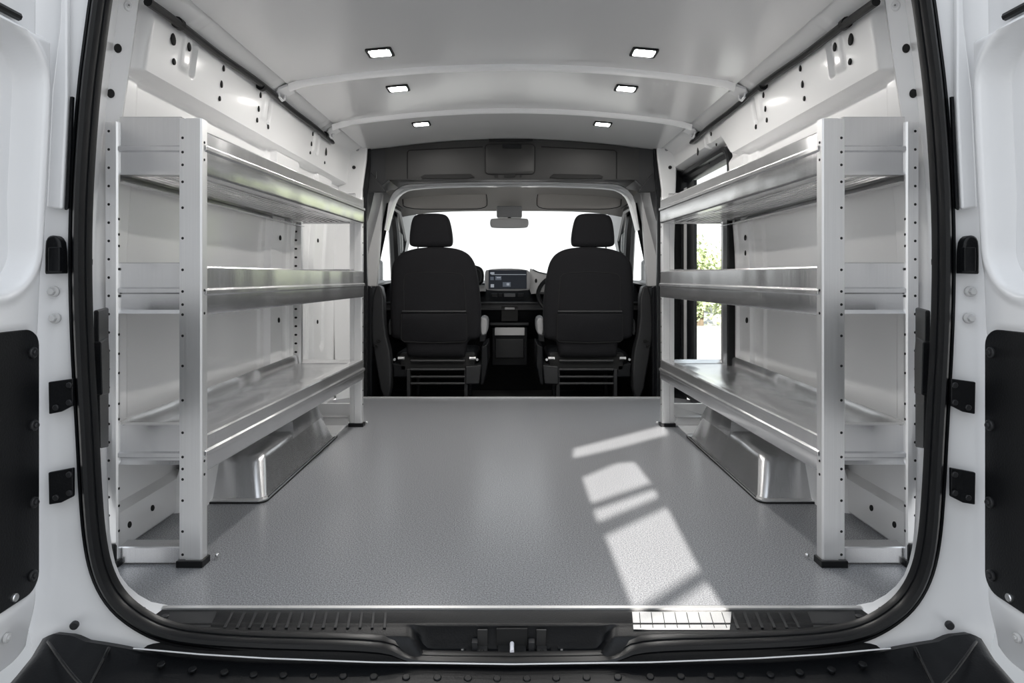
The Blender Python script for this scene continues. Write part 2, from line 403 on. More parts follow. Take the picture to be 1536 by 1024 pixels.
# inner white flange from the seal to the walls / floor
inner = [(250, 911, 1.512), (222, 907, 1.515), (190, 884, 1.545), (172, 857, 1.58), (163, 810, 1.63), (160, 740, 1.68), (158, 600, 1.735), (159, 400, 1.76), (166, 290, 1.785), (182, 180, 1.80), (194, 100, 1.80), (205, 20, 1.80), (214, -40, 1.78), (240, -90, 1.76), (300, -110, 1.72), (768, -125, 1.72)]
outer = [(208, 950), (180, 920), (160, 880), (150, 850), (146, 800), (141, 740), (137, 620), (130, 500), (129, 400), (134, 290), (140, 190), (147, 110), (157, 20), (165, -40), (190, -95), (240, -130), (330, -148), (768, -155)]
for side, nm in ((1, 'left'), (-1, 'right')):
    A = resample([W(a, c, 1.392) for a, c in chaikin(outer, 2)], 70)
    Bp = resample([W(a, c, y) for a, c, y in chaikin(inner, 2)], 70)
    b = MB(side)
    def midp(p, q, t, f0, f1):
        f = f0+(f1-f0)*sstep(.15, .60, p.z)*(1-sstep(1.42, 1.5, p.z)); Y = p.y+(q.y-p.y)*f
        px = p.x/p.y*(1-t)+q.x/q.y*t; pz = (p.z-CH)/p.y*(1-t)+(q.z-CH)/q.y*t
        return Vector((px*Y, Y, CH+pz*Y))
    Mid = [midp(p, q, .40, .45, .93) for p, q in zip(A, Bp)]
    M0 = [midp(p, q, .9, .9, .99) for p, q in zip(A, Bp)]
    E = [q+Vector((-.004, .012, 0)) for q in Bp]
    E2 = [Vector((min(q.x, -.9)-.06 if q.z < 1.55 else q.x, q.y+.03, q.z-.002)) for q in Bp]
    b.loft([A, Mid, M0, Bp, E, E2])
    fl = struct(b.build('trim_6', 'white', angle=60), 'white painted inner flange of the '+nm+' rear door pillar', 'trim')
    def flange_pt(px, py):
        # nearest sample of the loft to this photo point
        best = None
        for i in range(len(A)):
            for k in range(21):
                t = k/20; j2 = min(i+1, len(A)-1); j1 = max(i-1, 0)
                q, e = (A[i].lerp(Mid[i], t*2), Mid[i]-A[i]) if t < .5 else (Mid[i].lerp(M0[i], t*2-1), M0[i]-Mid[i])
                x = 768+q.x/q.y*F; y = 415-(q.z-CH)/q.y*F; d = (x-px)**2+(y-py)**2
                if best is None or d < best[0]:
                    nv = e.cross(A[j2]-A[j1]).normalized(); nv = -nv if nv.y > 0 else nv; best = (d, q, nv)
        return best[1], best[2]
    for (px, py, r_, rz, mk) in ((188, 14, .011, .014, 'bolt'), (177, 70, .009, .012, 'hole'), (168, 136, .009, .012, 'hole'), (141, 231, .003, .006, 'hole'), (138, 393, .003, .007, 'hole'), (170, 886, .007, .009, 'grey'), (221, 921, .009, .004, 'grey')):
        q, nv = flange_pt(px, py); b = MB(side)
        b.disc(q, nv, r_, .006, 14, rz)
        if mk == 'bolt': b.use('white'); b.disc(q, nv, .006, .010, 12); b.use('grey'); b.disc(q+nv.normalized()*.008, nv, .003, .004, 8)
        b.build('hole_plug' if mk == 'hole' else 'fastener', mk, fl)
    # black pillar catch on the flange
    b = MB(side)
    pts = [W(x, y, Y) for x, y, Y in ((140, 465, 1.42), (156, 461, 1.64), (156, 670, 1.64), (143, 672, 1.42))]
    b.prism(pts, (.014, -.004, 0))
    pts = [W(x, y, Y) for x, y, Y in ((139, 512, 1.41), (151, 505, 1.58), (153, 530, 1.58), (153, 590, 1.58), (141, 592, 1.41))]
    b.prism(pts, (.022, -.006, 0))
    b.build('pillar_cover', 'black', fl, bevel=.004)

    # outer body frame round the opening
    b = MB(side)
    inn = [(a-0, c) for a, c in seal_px]
    R = []
    N = 90
    I = resample([Vector((a, c, 0)) for a, c in seal_px], N)
    O = resample([Vector(p) for p in chaikin([(768, 999, 0), (600, 998, 0), (380, 990, 0), (250, 985, 0), (150, 990, 0), (60, 1000, 0), (40, 950, 0), (40, 800, 0), (40, 400, 0), (45, 100, 0), (50, -100, 0), (100, -220, 0), (300, -260, 0), (768, -270, 0)], 1)], N)
    r0 = []; r1 = []; r2 = []; r3 = []
    for k in range(N):
        i_ = I[k]; o_ = O[k]
        r0.append(W(i_.x, i_.y, 1.392)); m1 = i_.lerp(o_, .25); r1.append(W(m1.x, m1.y, 1.388)); m2 = i_.lerp(o_, .6); r2.append(W(m2.x, m2.y, 1.380)); r3.append(W(o_.x, o_.y, 1.385))
    b.loft([r0, r1, r2, r3])
    bd = struct(b.build('trim_7', 'white', angle=60), 'white painted outer body frame beside the '+nm+' rear door', 'trim')
    # raised channel on upper body
    b = MB(side)
    pts = [W(x, y, 1.379) for x, y in ((107, -60), (107, 145), (99, 315), (76, 312), (84, 140), (96, 40), (100, -60))]
    b.prism(pts, (0, -.014, 0)); b.build('body_channel', 'white', bd, bevel=.005)
    b = MB(side); pts = [W(x, y, 1.374) for x, y in ((108, 146), (112, 146), (105, 312), (100, 315))]; b.prism(pts, (0, -.006, 0)); b.build('rubber_strip', 'rubber', bd)
    for (px, py) in ((80, 437), (82, 477)):
        b = MB(side); q = W(px, py, 1.374); b.disc(q+Vector((0, .002, 0)), (.2, -1, 0), .011, .006, 16); b.disc(q+Vector((0, -.004, 0)), (.2, -1, 0), .0075, .008, 6); b.use('grey') ; b.build('bolt', None if b.mats and False else 'lgrey', bd) if False else None
        b.mats = []; b.cur = 0
        for f in b.bm.faces: f.material_index = 0
        b.build('bolt', 'lgrey', bd)
    b = MB(side); q = W(112, 937, 1.366); b.disc(q, (.2, -1, 0), .0085, .006, 14); b.build('hole_plug', 'blackg', bd)
    # door stop bumper
    b = MB(side)
    pts = [(p.x, p.z) for p in [W(x, y, 1.375) for x, y in chaikin([(74, 411), (74, 372), (76, 358), (84, 353), (93, 355), (99, 366), (100, 410)], 1)]]
    b.pillow(pts, 1.380, [(0, 0), (-.018, 0), (-.022, .004)])
    b.box((W(77, 0, 1.36).x, 1.350, W(0, 407, 1.36).z), (W(94, 0, 1.36).x, 1.362, W(0, 371, 1.36).z))
    b.build('door_stop', 'black', bd, bevel=.002)

# ---- sill and latch recess
b = MB(); xs = linsp(-.80, .80, 161)
def sill_row(Y, z, rec):
    o = []
    for x in xs:
        k = (1-sstep(.175, .222, abs(x)))*rec
        xx = x
        if Y < 1.45: xx = x*(1-.0*(Y-1.4))
        o.append(Vector((xx*(.975 if Y < 1.42 else 1.0), Y, z-k)))
    return o
def ridge(x0, x1): pass
b.loft([sill_row(1.503, -.004, 0), sill_row(1.502, .001, 0), sill_row(1.445, .001, 0), sill_row(1.440, .003, .001), sill_row(1.434, .003, .004), sill_row(1.430, .001, .034), sill_row(1.424, .0, .044), sill_row(1.398, -.002, .044), sill_row(1.394, -.004, .038), sill_row(1.386, -.012, .026), sill_row(1.375, -.03, .014), sill_row(1.372, -.06, .0)])
sill = struct(b.build('trim_8', 'black', angle=40), 'black plastic entry sill with ribs and a central latch recess', 'sill')
for s in (-1, 1):
    for k in range(14):
        xa = .275+k*.0262
        b = MB(s); col = 'blackg'
        wv = .0018 if s > 0 and k < 8 else .0065
        b.prism([(xa+.010-wv, 1.486, .001), (xa+.010, 1.486, .001), (xa-.000, 1.420, .001), (xa-wv, 1.420, .001)], (0, 0, .0024)); b.build('grip_rib', 'hole' if s > 0 and k < 8 else 'blackg', sill, bevel=.001)
    b = MB(s); b.prism([(.66, 1.49, .0006), (.765, 1.49, .0006), (.74, 1.425, .0006), (.645, 1.425, .0006)], (0, 0, .0015)); b.build('sill_pad', 'blackg', sill, bevel=.001)
    b = MB(s); b.disc((.765, 1.47, .001), (0, 0, 1), .008, .003); b.build('fastener', 'blackg', sill)
b = MB(); b.prism([(.268, 1.488, .0012), (.49, 1.488, .0012), (.462, 1.415, .0012), (.258, 1.415, .0012)], (0, 0, .0014)); b.build('scuff_plate', 'alul', sill)
# latch hardware inside the recess
lt = thing('door_latch', 'black steel latch catch with a white pin in the middle of the rear sill', 'latch', (0, 1.41, -.04), )
zb = -.043
b = MB(); b.box((-.030, 1.392, zb), (.030, 1.428, zb+.006)); b.box((-.033, 1.424, zb), (.033, 1.430, -.002)); b.build('catch_housing', 'hole', lt, bevel=.001)
b = MB(); b.tube([(0, 1.392, zb+.010), (0, 1.418, zb+.014)], .0045, 10); b.build('catch_pin', 'pin', lt)
for s in (-1, 1):
    b = MB(s); b.box((.052, 1.392, zb), (.074, 1.424, zb+.006)); b.box((.052, 1.424, zb), (.074, 1.429, -.004)); b.build('bracket', 'console', lt, bevel=.0015)
    b = MB(s); b.disc((.063, 1.405, zb+.006), (0, 0, 1), .004, .002); b.build('hole_plug', 'hole', lt)
    b = MB(s); b.disc((.105, 1.41, zb+.002), (0, 0, 1), .0035, .004); b.build('rivet', 'bolt', lt)
    b = MB(s); b.box((.083, 1.40, zb), (.097, 1.427, zb+.003)); b.build('slot', 'hole', lt)
b = MB(); b.box((-.085, 1.405, zb+.003), (-.073, 1.424, zb+.022)); b.build('latch_block', 'blackg', lt, bevel=.001)
b = MB(); b.box((.035, 1.405, zb+.003), (.048, 1.424, zb+.022)); b.build('latch_block', 'blackg', lt, bevel=.001)

# ---- bright body edge under the seal and the bumper step
def bump_top(px):
    a = abs(px-768)
    P = [(0, 1003), (400, 996), (520, 986), (560, 976), (603, 968), (640, 962), (660, 953), (690, 950), (705, 958), (728, 1006)]
    for (x0, y0), (x1, y1) in zip(P, P[1:]):
        if a <= x1: return y0+(y1-y0)*(a-x0)/(x1-x0)
    return P[-1][1]
b = MB(); rows = [[], [], [], [], []]
for px in linsp(40, 1496, 183):
    y = bump_top(px); p = W(px, y, 1.362)
    drop = max(0, p.z+.055)
    rows[0].append(p+Vector((0, .03, -.01))); rows[1].append(p); rows[2].append(Vector((p.x, 1.33, p.z-.004-drop*.25)))
    rows[3].append(Vector((p.x, 1.20, p.z-.012-drop*.75))); rows[4].append(Vector((p.x, 1.16, -.30)))
b.loft(rows)
for px in (228, 276, 325, 370, 416, 462, 508, 555, 605, 653, 700, 745):
    for s in (-1, 1):
        x = s*(768-px)*1.30/F; q = W(768-(768-px), bump_top(px), 1.362)
        b.disc((x, 1.335, q.z-.006), (0, -.2, 1), .008, .004, 12)
bp = tag(b.build('rear_bumper', 'black', angle=40), 'black plastic rear bumper step with raised studs below the door opening', 'bumper')
for s in (1, -1):
    b = MB(s); q = chaikin([(163, 972), (150, 1000), (134, 1030), (120, 1060)], 1)
    b.tube([W(x, y, 1.352-.02*i) for i, (x, y) in enumerate(q)], .0035, 8); b.tube([W(x, y, 1.345-.02*i) for i, (x, y) in enumerate(chaikin([(72, 962), (88, 985), (108, 1012), (130, 1035)], 1))], .003, 8)
    b.build('corner_rib', 'black', bp)
b = MB(); b.tube([W(a, c, 1.358) for a, c in ((200, 972), (300, 981), (400, 987), (560, 993), (768, 996), (976, 993), (1136, 987), (1236, 981), (1336, 972))], .0015, 6)
struct(b.build('trim_9', 'white'), 'thin white painted body edge line between seal and bumper', 'trim')

# ---- rear doors, swung open
def door_face(Y, z):
    u = .952 - .03*sstep(.45, 1.3, z) - .035*(1-sstep(-.0, .22, z))*0
    # embossed recess in the upper half
    d = sdrr(Y, z, .98, .965, .335, .245, .09)
    u += .050*(1-sstep(-.016, .004, d)) - .006*(1-min(1, abs(d-.012)/.016))
    # lower panel bed
    d = sdrr(Y, z, .98, .385, .362, .262, .05)
    u += .008*(1-sstep(-.01, .012, d))
    u += .03*sstep(1.218, 1.235, z)                  # window ledge
    u += .02*(1-sstep(.0, .12, z))                    # tuck in to the lower edge
    return u
for side, nm, dn in ((-1, 'left', 'door_1'), (1, 'right', 'door_2')):
    b = MB(side); DY1 = 1.352
    ys = linsp(.55, 1.20, 26)+linsp(1.204, DY1, 38); zs = linsp(0.0, 1.62, 270)
    V = []
    for y in ys:
        V.append([b.v((door_face(y, z) + .03*sstep(DY1-.02, DY1, y), y, max(z, 0.0 if y < 1.29 else .07-math.sqrt(max(0, .07**2-(y-1.29)**2))))) for z in zs])
    for i in range(len(ys)-1):
        for j in range(len(zs)-1): b._f([V[i][j], V[i+1][j], V[i+1][j+1], V[i][j+1]])
    b.box((.985, .55, .02), (1.06, 1.33, 1.62))
    dr = struct(b.build(dn, 'white', angle=50), 'white rear van door swung open on the '+nm+' edge of the view', 'door')
    b = MB(side); pts = [(.9605, y, z) for y, z in rrect(.98, .385, .362, .262, .035, 6)]
    pts = [(x, y, z+max(0, (1.342-y)) * 0) for x, y, z in pts]
    b.prism(pts, (-.010, 0, 0)); pn = b.build('trim_panel', 'black', dr, bevel=.003)
    for (y, z) in ((1.322, .60), (1.325, .455), (1.325, .302), (1.322, .158), (.64, .60), (.64, .158)):
        b = MB(side); b.disc((.951, y, z), (-1, 0, 0), .011, .005, 14); b.disc((.946, y, z), (-1, 0, 0), .006, .004, 8); b.build('screw', 'blackg', pn)
    b = MB(side); b.disc((.951, 1.272, .158-.02), (-1, 0, 0), .008, .006, 14); b.build('screw', 'bolt', pn)
    b = MB(side); b.disc((.955, 1.26, .068), (-1, 0, 0), .009, .004, 14); b.disc((.951, 1.26, .068), (-1, 0, 0), .004, .003, 8); b.build('fastener', 'lgrey', dr)
    b = MB(side); b.tube([(.94, 1.05, 1.245), (.94, 1.27, 1.245)], .008); b.build('rubber_strip', 'rubber', dr)
    # hinges: arms from door to body
    for (y0, y1, yb0, yb1, sk) in ((572, 620, 567, 607, 0), (707, 755, 700, 743, 0)):
        b = MB(side)
        pts = [W(76, y0, 1.366), W(113, yb0, 1.372), W(113, yb1, 1.372), W(95, (y1+yb1)/2+3, 1.368), W(77, y1, 1.366)]
        pts = [(abs(p.x), p.y, p.z) for p in pts]
        b.prism(pts, (0, -.008, 0)); 
        hg = b.build('hinge', 'black', dr, bevel=.002)
        for (px, py) in ((104, (y0+yb0)/2+8), (104, (y1+yb1)/2-10), (84, y1-9)):
            p = W(px, py, 1.358); b = MB(side); b.disc((abs(p.x), p.y, p.z), (0, -1, 0), .006, .003, 10); b.build('hinge_screw', 'blackg', hg)

# ================================================================== CAB
# ---- white B pillars between load area and cab
for side, nm in ((1, 'left'), (-1, 'right')):
    b = MB(side)
    q_ = 0 if side > 0 else 27
    fr = [(553, 207), (551, 240), (545, 285), (545, 420), (545, 600), (505+q_, 600), (500+q_, 420), (497+q_, 300), (503+q_*.7, 235), (524, 220)]
    b.prism([W(x, y, 4.16) for x, y in fr], (0, -.03, 0))
    b.prism([W(x, y, 4.16) for x, y in ((553, 203), (524, 222), (500, 240), (480, 205), (520, 190))], (0, -.02, 0))
    o = struct(b.build('trim_10', 'wall', bevel=.012), 'white steel pillar panel between load area and cab on the '+nm, 'trim')
    for (x, y, mk) in ((536, 224, 'grey'), (531, 251, 'hole'), (518, 240, 'hole')):
        b = MB(side); b.disc(W(x, y, 4.13), (0, -1, 0), .011, .006, 14); b.build('hole_plug', mk, o)
    b = MB(side)
    b.prism([W(x, y, 4.19) for x, y in ((549, 205), (557, 210), (556, 250), (551, 300), (552, 420), (552, 600), (530, 600), (530, 240))], (0, -.025, 0))
    b.build('rubber_seal', 'rubber', o)
    # grey door pillar and dark lower pillar trim in the cab
    b = MB(side)
    b.prism([W(x, y, 4.45) for x, y in ((550, 287), (574, 289), (572, 330), (565, 430), (548, 430))], (0, .05, 0))
    gp = struct(b.build('trim_11', 'lgrey', bevel=.01), 'pale grey upper door pillar trim of the cab on the '+nm, 'trim')
    b = MB(side); b.disc(W(559, 336, 4.45), (0, -1, 0), .006, .004); b.build('hole_plug', 'hole', gp)
    b = MB(side)
    b.prism([W(x, y, 4.35) for x, y in chaikin(((560, 427), (575, 430), (576, 492), (587, 537), (586, 596), (573, 600), (561, 533), (556, 494)), 1, True)], (0, .10, 0))
    lp = struct(b.build('trim_12', 'blackg', bevel=.012), 'dark lower door pillar trim beside the seat on the '+nm, 'trim')
    for (x, y) in ((564, 519), (568, 511)):
        c = W(x, y, 4.342); b = MB(side); b.tube([c+Vector((.012*math.cos(a), 0, .008*math.sin(a))) for a in linsp(0, 2*PI*.96, 14)], .0035, 6); b.build('lashing_loop', 'hole', lp)
    b = MB(side); b.prism([W(x, y, 4.28) for x, y in ((540, 425), (557, 430), (557, 600), (535, 612))], (0, .04, 0))
    struct(b.build('trim_13', 'black', bevel=.006), 'narrow black filler strip behind the pillar on the '+nm, 'trim')

# ---- cab shell
for side, nm in ((-1, 'left'), (1, 'right')):
    b = MB(side)
    def cu(z): return .985 if z < .70 else .985-.13*sstep(.70, 1.42, z)
    ys = linsp(4.20, 6.0, 46); zs = linsp(-.17, 1.42, 54)
    V = [[b.v((cu(z), y, z)) for z in zs] for y in ys]
    def inwin(y, z): return .70 < z < 1.25 - max(0, y-5.05)*.35 and 4.66 < y < 5.62
    for i in range(len(ys)-1):
        for j in range(len(zs)-1):
            if inwin((ys[i]+ys[i+1])/2, (zs[j]+zs[j+1])/2): continue
            b.use('blackg' if zs[j] < .69 else 'grey')
            b._f([V[i][j], V[i+1][j], V[i+1][j+1], V[i][j+1]])
    struct(b.build('wall_cab_'+nm, None), 'cab side with door trim on the '+nm+', dark below and grey above', 'wall')
    wn = struct(thing('window_2' if side < 0 else 'window_3', 'cab door window with black frame on the '+nm, 'window', (side*.95, 5.1, .95)), 'cab door window with black frame on the '+nm, 'window')
    b = MB(side); loopw = [(4.66, .70), (4.66, 1.25), (5.05, 1.25), (5.62, 1.06), (5.62, .70)]
    b.tube([(cu(z)-.008, y, z) for y, z in loopw], .026, 8, closed=True); b.build('window_frame', 'rubber', wn)
    b = MB(side); b.tube([(abs(W(x, y, 5.1).x), 5.1, W(x, y, 5.1).z) for x, y in ((585, 304), (591, 350), (595, 432))], .042, 8); b.build('window_bar', 'rubber', wn)
    b = MB(side); b.loft([[Vector((cu(z)+.006, y, z)) for z in linsp(.66, 1.28, 12)] for y in (4.62, 5.66)]); b.build('pane', 'glass', wn)
    # white A pillar
    b = MB(side); pl = resample([Vector(p) for p in ((.865, 5.16, 1.34), (.885, 5.25, 1.26), (.93, 5.60, .98), (.985, 5.95, .66), (.99, 5.97, .40))], 20)
    b.loft([[p+Vector((.018*math.cos(a), .03*math.sin(a), 0)) for a in linsp(0, 2*PI*11/12, 12)] for p in pl], closed=True, cap=True)
    struct(b.build('trim_14', 'lgrey'), 'pale A pillar beside the windscreen on the '+nm, 'trim')
    # outside mirror seen through the door window
    mr = thing('door_mirror', 'small dark outside mirror beyond the cab window on the '+nm, 'mirror', (side*1.12, 5.45, .72))
    b = MB(side); b.pillow([(x, z) for x, z in rrect(1.13, .78, .07, .11, .03)], 5.42, [(0, .01), (.01, 0), (.06, 0), (.09, .03)]); b.build('mirror_shell', 'grey', mr)
    b = MB(side); b.tube([(.99, 5.5, .68), (1.10, 5.47, .72)], .018); b.build('mirror_arm', 'black', mr)

# front shell below windscreen and behind the dashboard
b = MB(); b.box((-1.0, 6.0, -.17), (1.0, 6.03, .60)); struct(b.build('wall_front', 'blackg'), 'dark bulkhead in front of the dashboard', 'wall')
# windscreen
ws = struct(thing('window_4', 'wide windscreen of the van looking out on white daylight', 'window', (0, 5.6, .9)), 'wide windscreen of the van looking out on white daylight', 'window')
b = MB(); b.loft([[Vector((x, 5.22-.05*(x/.9)**2, 1.30)) for x in linsp(-.87, .87, 13)], [Vector((x, 6.0-.05*(x/.9)**2, .60)) for x in linsp(-1.0, 1.0, 13)]]); b.build('pane', 'glass', ws)
# cab roof and headliner
b = MB()
b.loft([[Vector((x, y, z-.06*(abs(x)/.92)**4)) for x in linsp(-.92, .92, 25)] for y, z in ((4.44, 1.362), (4.60, 1.375), (4.95, 1.345), (5.20, 1.285), (5.26, 1.268))])
struct(b.build('ceiling', 'taupe'), 'taupe fabric headliner over the driver cab', 'ceiling')
b = MB(); b.box((-1.0, 4.30, 1.40), (1.0, 4.33, 1.66)); b.box((-1.02, 4.3, 1.42), (1.02, 5.3, 1.45)); b.box((-1.10, 4.19, -.15), (-.97, 4.27, 1.62)); b.box((.97, 4.19, -.15), (1.10, 4.27, 1.62))
struct(b.build('wall_front', 'black'), 'black steel structure round the passage to the cab', 'wall')
# white arched rim of the cab opening
rim = chaikin([(578, 345), (582, 325), (588, 296), (602, 282), (622, 278), (768, 274), (914, 278), (934, 282), (948, 296), (954, 325), (958, 345)], 2)
b = MB(); rows = []
N = len(rim)
for i, (x, y) in enumerate(rim):
    p = W(x, y, 4.46); a = W(*rim[max(0, i-1)], 4.46); c = W(*rim[min(N-1, i+1)], 4.46); d = (c-a).normalized(); nn = Vector((-d.z, 0, d.x))
    if nn.z < 0 and abs(x-768) < 150: nn = -nn
    wd = .5+.5*(1-sstep(300, 345, y))+.35*sstep(120, 170, abs(x-768))*(1-sstep(290, 330, y))
    rows.append([p+nn*(-.012*wd)+Vector((0, .10, 0)), p-nn*.014*wd, p-nn*.009*wd+Vector((0, -.012, 0)), p+nn*.009*wd+Vector((0, -.012, 0)), p+nn*.014*wd, p+nn*.014*wd+Vector((0, .10, 0))])
b.loft(rows); struct(b.build('trim_15', 'white', angle=50), 'pale arched rim framing the opening into the cab', 'trim')

# ---- overhead storage console
con = thing('overhead_console', 'dark grey overhead storage console above the cab opening', 'storage console', (0, 4.2, 1.35))
Yc = 4.20
top = [(x, ceil_z(x*Yc/F*1.0)) for x in ()]
def ctop(x): return ceil_z(x)-.002
xs = linsp(-.80, .80, 33)
b = MB()
b.loft([[Vector((x, 4.24, ctop(x))) for x in xs], [Vector((x, 4.20, ctop(x)-.004)) for x in xs], [Vector((x, 4.20, 1.388)) for x in xs], [Vector((x, 4.205, 1.362)) for x in xs], [Vector((x, 4.24, 1.366)) for x in xs], [Vector((x, 4.42, 1.41)) for x in xs]])
b.build('console_body', 'console', con, angle=40)
for s in (-1, 1):
    b = MB(s)
    b.prism([(.78, 4.205, ctop(.78)), (.935, 4.175, ctop(.92)+.0), (.935, 4.175, 1.43), (.86, 4.24, 1.30), (.78, 4.205, 1.36)], (0, .05, 0)); b.build('side_cheek', 'blackg', con, bevel=.004)
    b = MB(s); b.prism([W(x, y, 4.19) for x, y in ((550, 251), (577, 284), (579, 288), (550, 288))] if s < 0 else [(abs(W(x, y, 4.19).x), 4.19, W(x, y, 4.19).z) for x, y in ((550, 251), (577, 284), (579, 288), (550, 288))], (0, .03, 0))
    if s < 0:
        for v_ in b.bm.verts: v_.co.x = abs(v_.co.x)
    b.build('gusset', 'blackg', con, bevel=.004)
    # seams and pull slots
    b = MB(s); q = [(611, 268), (611, 228), (614, 225), (724, 220)]
    b.tube([(abs(W(x, y, 4.197).x), 4.1995, W(x, y, 4.197).z) for x, y in q], .0035, 6); b.build('panel_seam', 'seam', con)
    b = MB(s); q = [(631, 265), (637, 262), (706, 261), (712, 266), (700, 268), (634, 268)]
    b.prism([(abs(W(x, y, 4.2).x), 4.194, W(x, y, 4.2).z) for x, y in q], (0, .012, 0)); b.build('pull_handle', 'hole', con, bevel=.002)
b = MB(); dd = rrect(W(765, 0, 4.2).x+.0, W(0, 239, 4.2).z, .153, .092, .02)
b.pillow(dd, 4.1985, [(0, 0), (-.008, 0), (-.011, .004)]); cd = b.build('storage_door', 'console', con)
b = MB(); b.tube([(x, 4.194, z) for x, z in dd], .0045, 6, closed=True); b.build('door_gap', 'seam', con)
b = MB(); b.box((-.06, 4.180, W(0, 223, 4.2).z), (.06, 4.190, W(0, 217, 4.2).z)); b.build('door_latch', 'black', cd, bevel=.002)
b = MB(); b.box((-.145, 4.19, W(0, 213, 4.2).z), (.13, 4.199, W(0, 209, 4.2).z)); b.build('vent_slot', 'hole', con)
for x0, x1 in ((-.11, -.09), (-.05, .02), (.05, .06)):
    b = MB(); b.box((x0, 4.192, W(0, 266, 4.2).z), (x1, 4.2, W(0, 261, 4.2).z)); b.build('hinge_slot', 'hole', con)

# ---- sun visors, mirror
for s, nm in ((1, 'left'), (-1, 'right')):
    v = thing('sun_visor', 'folded taupe sun visor above the windscreen over the '+nm+' seat', 'sun visor', (-s*.48, 4.95, 1.30), 'sun visors')
    b = MB(s)
    ol = [(p.x, p.z) for p in [W(x, y, 4.88) for x, y in chaikin([(604, 285), (650, 283), (728, 284), (731, 300), (730, 313), (690, 314), (606, 314), (604, 300)], 2, True)]]
    b.pillow(ol, 4.87, [(0, .012), (.004, .003), (.010, 0), (.018, 0), (.024, .006)]); b.build('visor_panel', 'taupe', v)
    b = MB(s); b.tube([(x, 4.873, z) for x, z in ol], .003, 6, closed=True); b.build('piping', 'seam', v)
    b = MB(s); b.tube([W(604, 313, 4.88), W(595, 306, 4.93)], .006); b.build('visor_hinge', 'grey', v)
mi = thing('rear_view_mirror', 'grey interior mirror hanging from the top middle of the windscreen', 'mirror', (0, 5.0, 1.18))
b = MB(); b.pillow([(p.x, p.z) for p in [W(x, y, 5.0) for x, y in chaikin([(735, 329), (740, 327), (788, 327), (793, 329), (793, 339), (788, 342), (739, 342), (735, 339)], 2, True)]], 5.0, [(0, .006), (.003, 0), (.03, .0), (.045, .015)]); b.build('mirror_head', 'lgrey', mi)
b = MB(); b.box((W(745, 0, 5.05).x, 5.03, W(0, 326, 5.05).z), (W(783, 0, 5.05).x, 5.13, W(0, 309, 5.05).z)); b.build('mirror_base', 'grey', mi, bevel=.01)
b = MB(); b.tube([W(764, 336, 5.03), W(764, 322, 5.06)], .012); b.build('mirror_stem', 'black', mi)

# ---- dashboard
da = thing('dashboard', 'black dashboard with pale upper panel running across the cab', 'dashboard', (0, 5.3, .3))
b = MB()
prof = [(5.30, -.15), (5.26, .10), (5.24, .26), (5.10, .36), (5.02, .50), (5.02, .535), (5.10, .56), (5.14, .62), (5.22, .70), (5.45, .72), (5.95, .66), (5.98, .2), (5.98, -.15)]
b.loft([[Vector((x, y, z)) for x in linsp(-.97, .97, 21)] for y, z in prof]); b.build('dash_body', 'black', da, angle=30)
b = MB(); b.loft([[Vector((x, 5.015-.004, z)) for x in linsp(-.97, .97, 5)] for z in (.56, .50)]); b.box((-.97, 4.99, .548), (.97, 5.03, .560)); b.box((-.97, 4.995, .50), (.97, 5.02, .512)); b.build('dash_shelf', 'blackg', da, bevel=.003)
# pale upper panel on the right with vent, pale block on the left
b = MB(); b.pillow([(p.x, p.z) for p in [W(x, y, 5.06) for x, y in chaikin([(794, 402), (800, 404), (815, 410), (835, 415), (845, 425), (840, 440), (806, 440), (794, 441)], 1, True)]], 5.06, [(0, .008), (.004, 0), (.12, 0)]); b.build('vent_panel', 'lgrey', da)
b = MB(); b.disc(W(804, 421, 5.055), (0, -1, 0), .009, .006, 14, .016); b.build('air_vent', 'hole', da)
b = MB(); b.tube([W(799, 404, 5.05), W(808, 408, 5.05), (W(822, 411, 5.05))], .004, 6); b.build('panel_gap', 'seam', da)
b = MB(); b.pillow([(p.x, p.z) for p in [W(x, y, 5.06) for x, y in ((690, 428), (728, 428), (728, 437), (690, 437))]], 5.06, [(0, .004), (.004, 0), (.10, 0)]); b.build('vent_panel', 'lgrey', da)
b = MB(); b.pillow([(p.x, p.z) for p in [W(x, y, 5.0) for x, y in chaikin([(700, 396), (716, 398), (724, 403), (726, 414), (724, 426), (712, 430), (700, 428)], 2, True)]], 5.0, [(0, .012), (.008, 0), (.10, 0), (.14, .01)]); b.build('instrument_cowl', 'black', da)
b = MB(); b.tube([W(x, y, 4.993) for x, y in chaikin([(713, 403), (720, 405), (722, 414), (720, 424), (713, 426)], 2)], .004, 6); b.build('cowl_trim', 'blackg', da)
# screen
sr = MB(); sr.pillow([(p.x, p.z) for p in [W(x, y, 4.98) for x, y in chaikin([(727, 409), (730, 404), (760, 402), (790, 404), (796, 409), (796, 431), (792, 436), (732, 436), (727, 431)], 1, True)]], 4.98, [(0, .006), (.004, 0), (.05, 0), (.08, .01)]); sb = sr.build('screen_housing', 'grey', da)
def slab(px0, py0, px1, py1, Y, t, name, mk, par, bev=0):
    a = W(px0, py1, Y); c = W(px1, py0, Y); b = MB(); b.box((a.x, Y, a.z), (c.x, Y+t, c.z)); return b.build(name, mk, par, bevel=bev)
slab(733, 405, 790, 433, 4.972, .012, 'screen', 'screen', sb, .002)
slab(737, 411.2, 789, 412.0, 4.969, .003, 'screen_bar', 'scrl', sb)
slab(735.5, 408, 741.5, 411, 4.968, .003, 'screen_icon', 'scrl', sb)
slab(743, 414, 752, 420, 4.969, .003, 'screen_icon', 'scrm', sb); slab(745, 415.5, 751, 417, 4.967, .002, 'screen_icon', 'scrl', sb)
slab(735.5, 415, 740.5, 420, 4.969, .003, 'screen_icon', 'scrm', sb); slab(736, 426, 741, 431, 4.969, .003, 'screen_icon', 'scrl', sb)
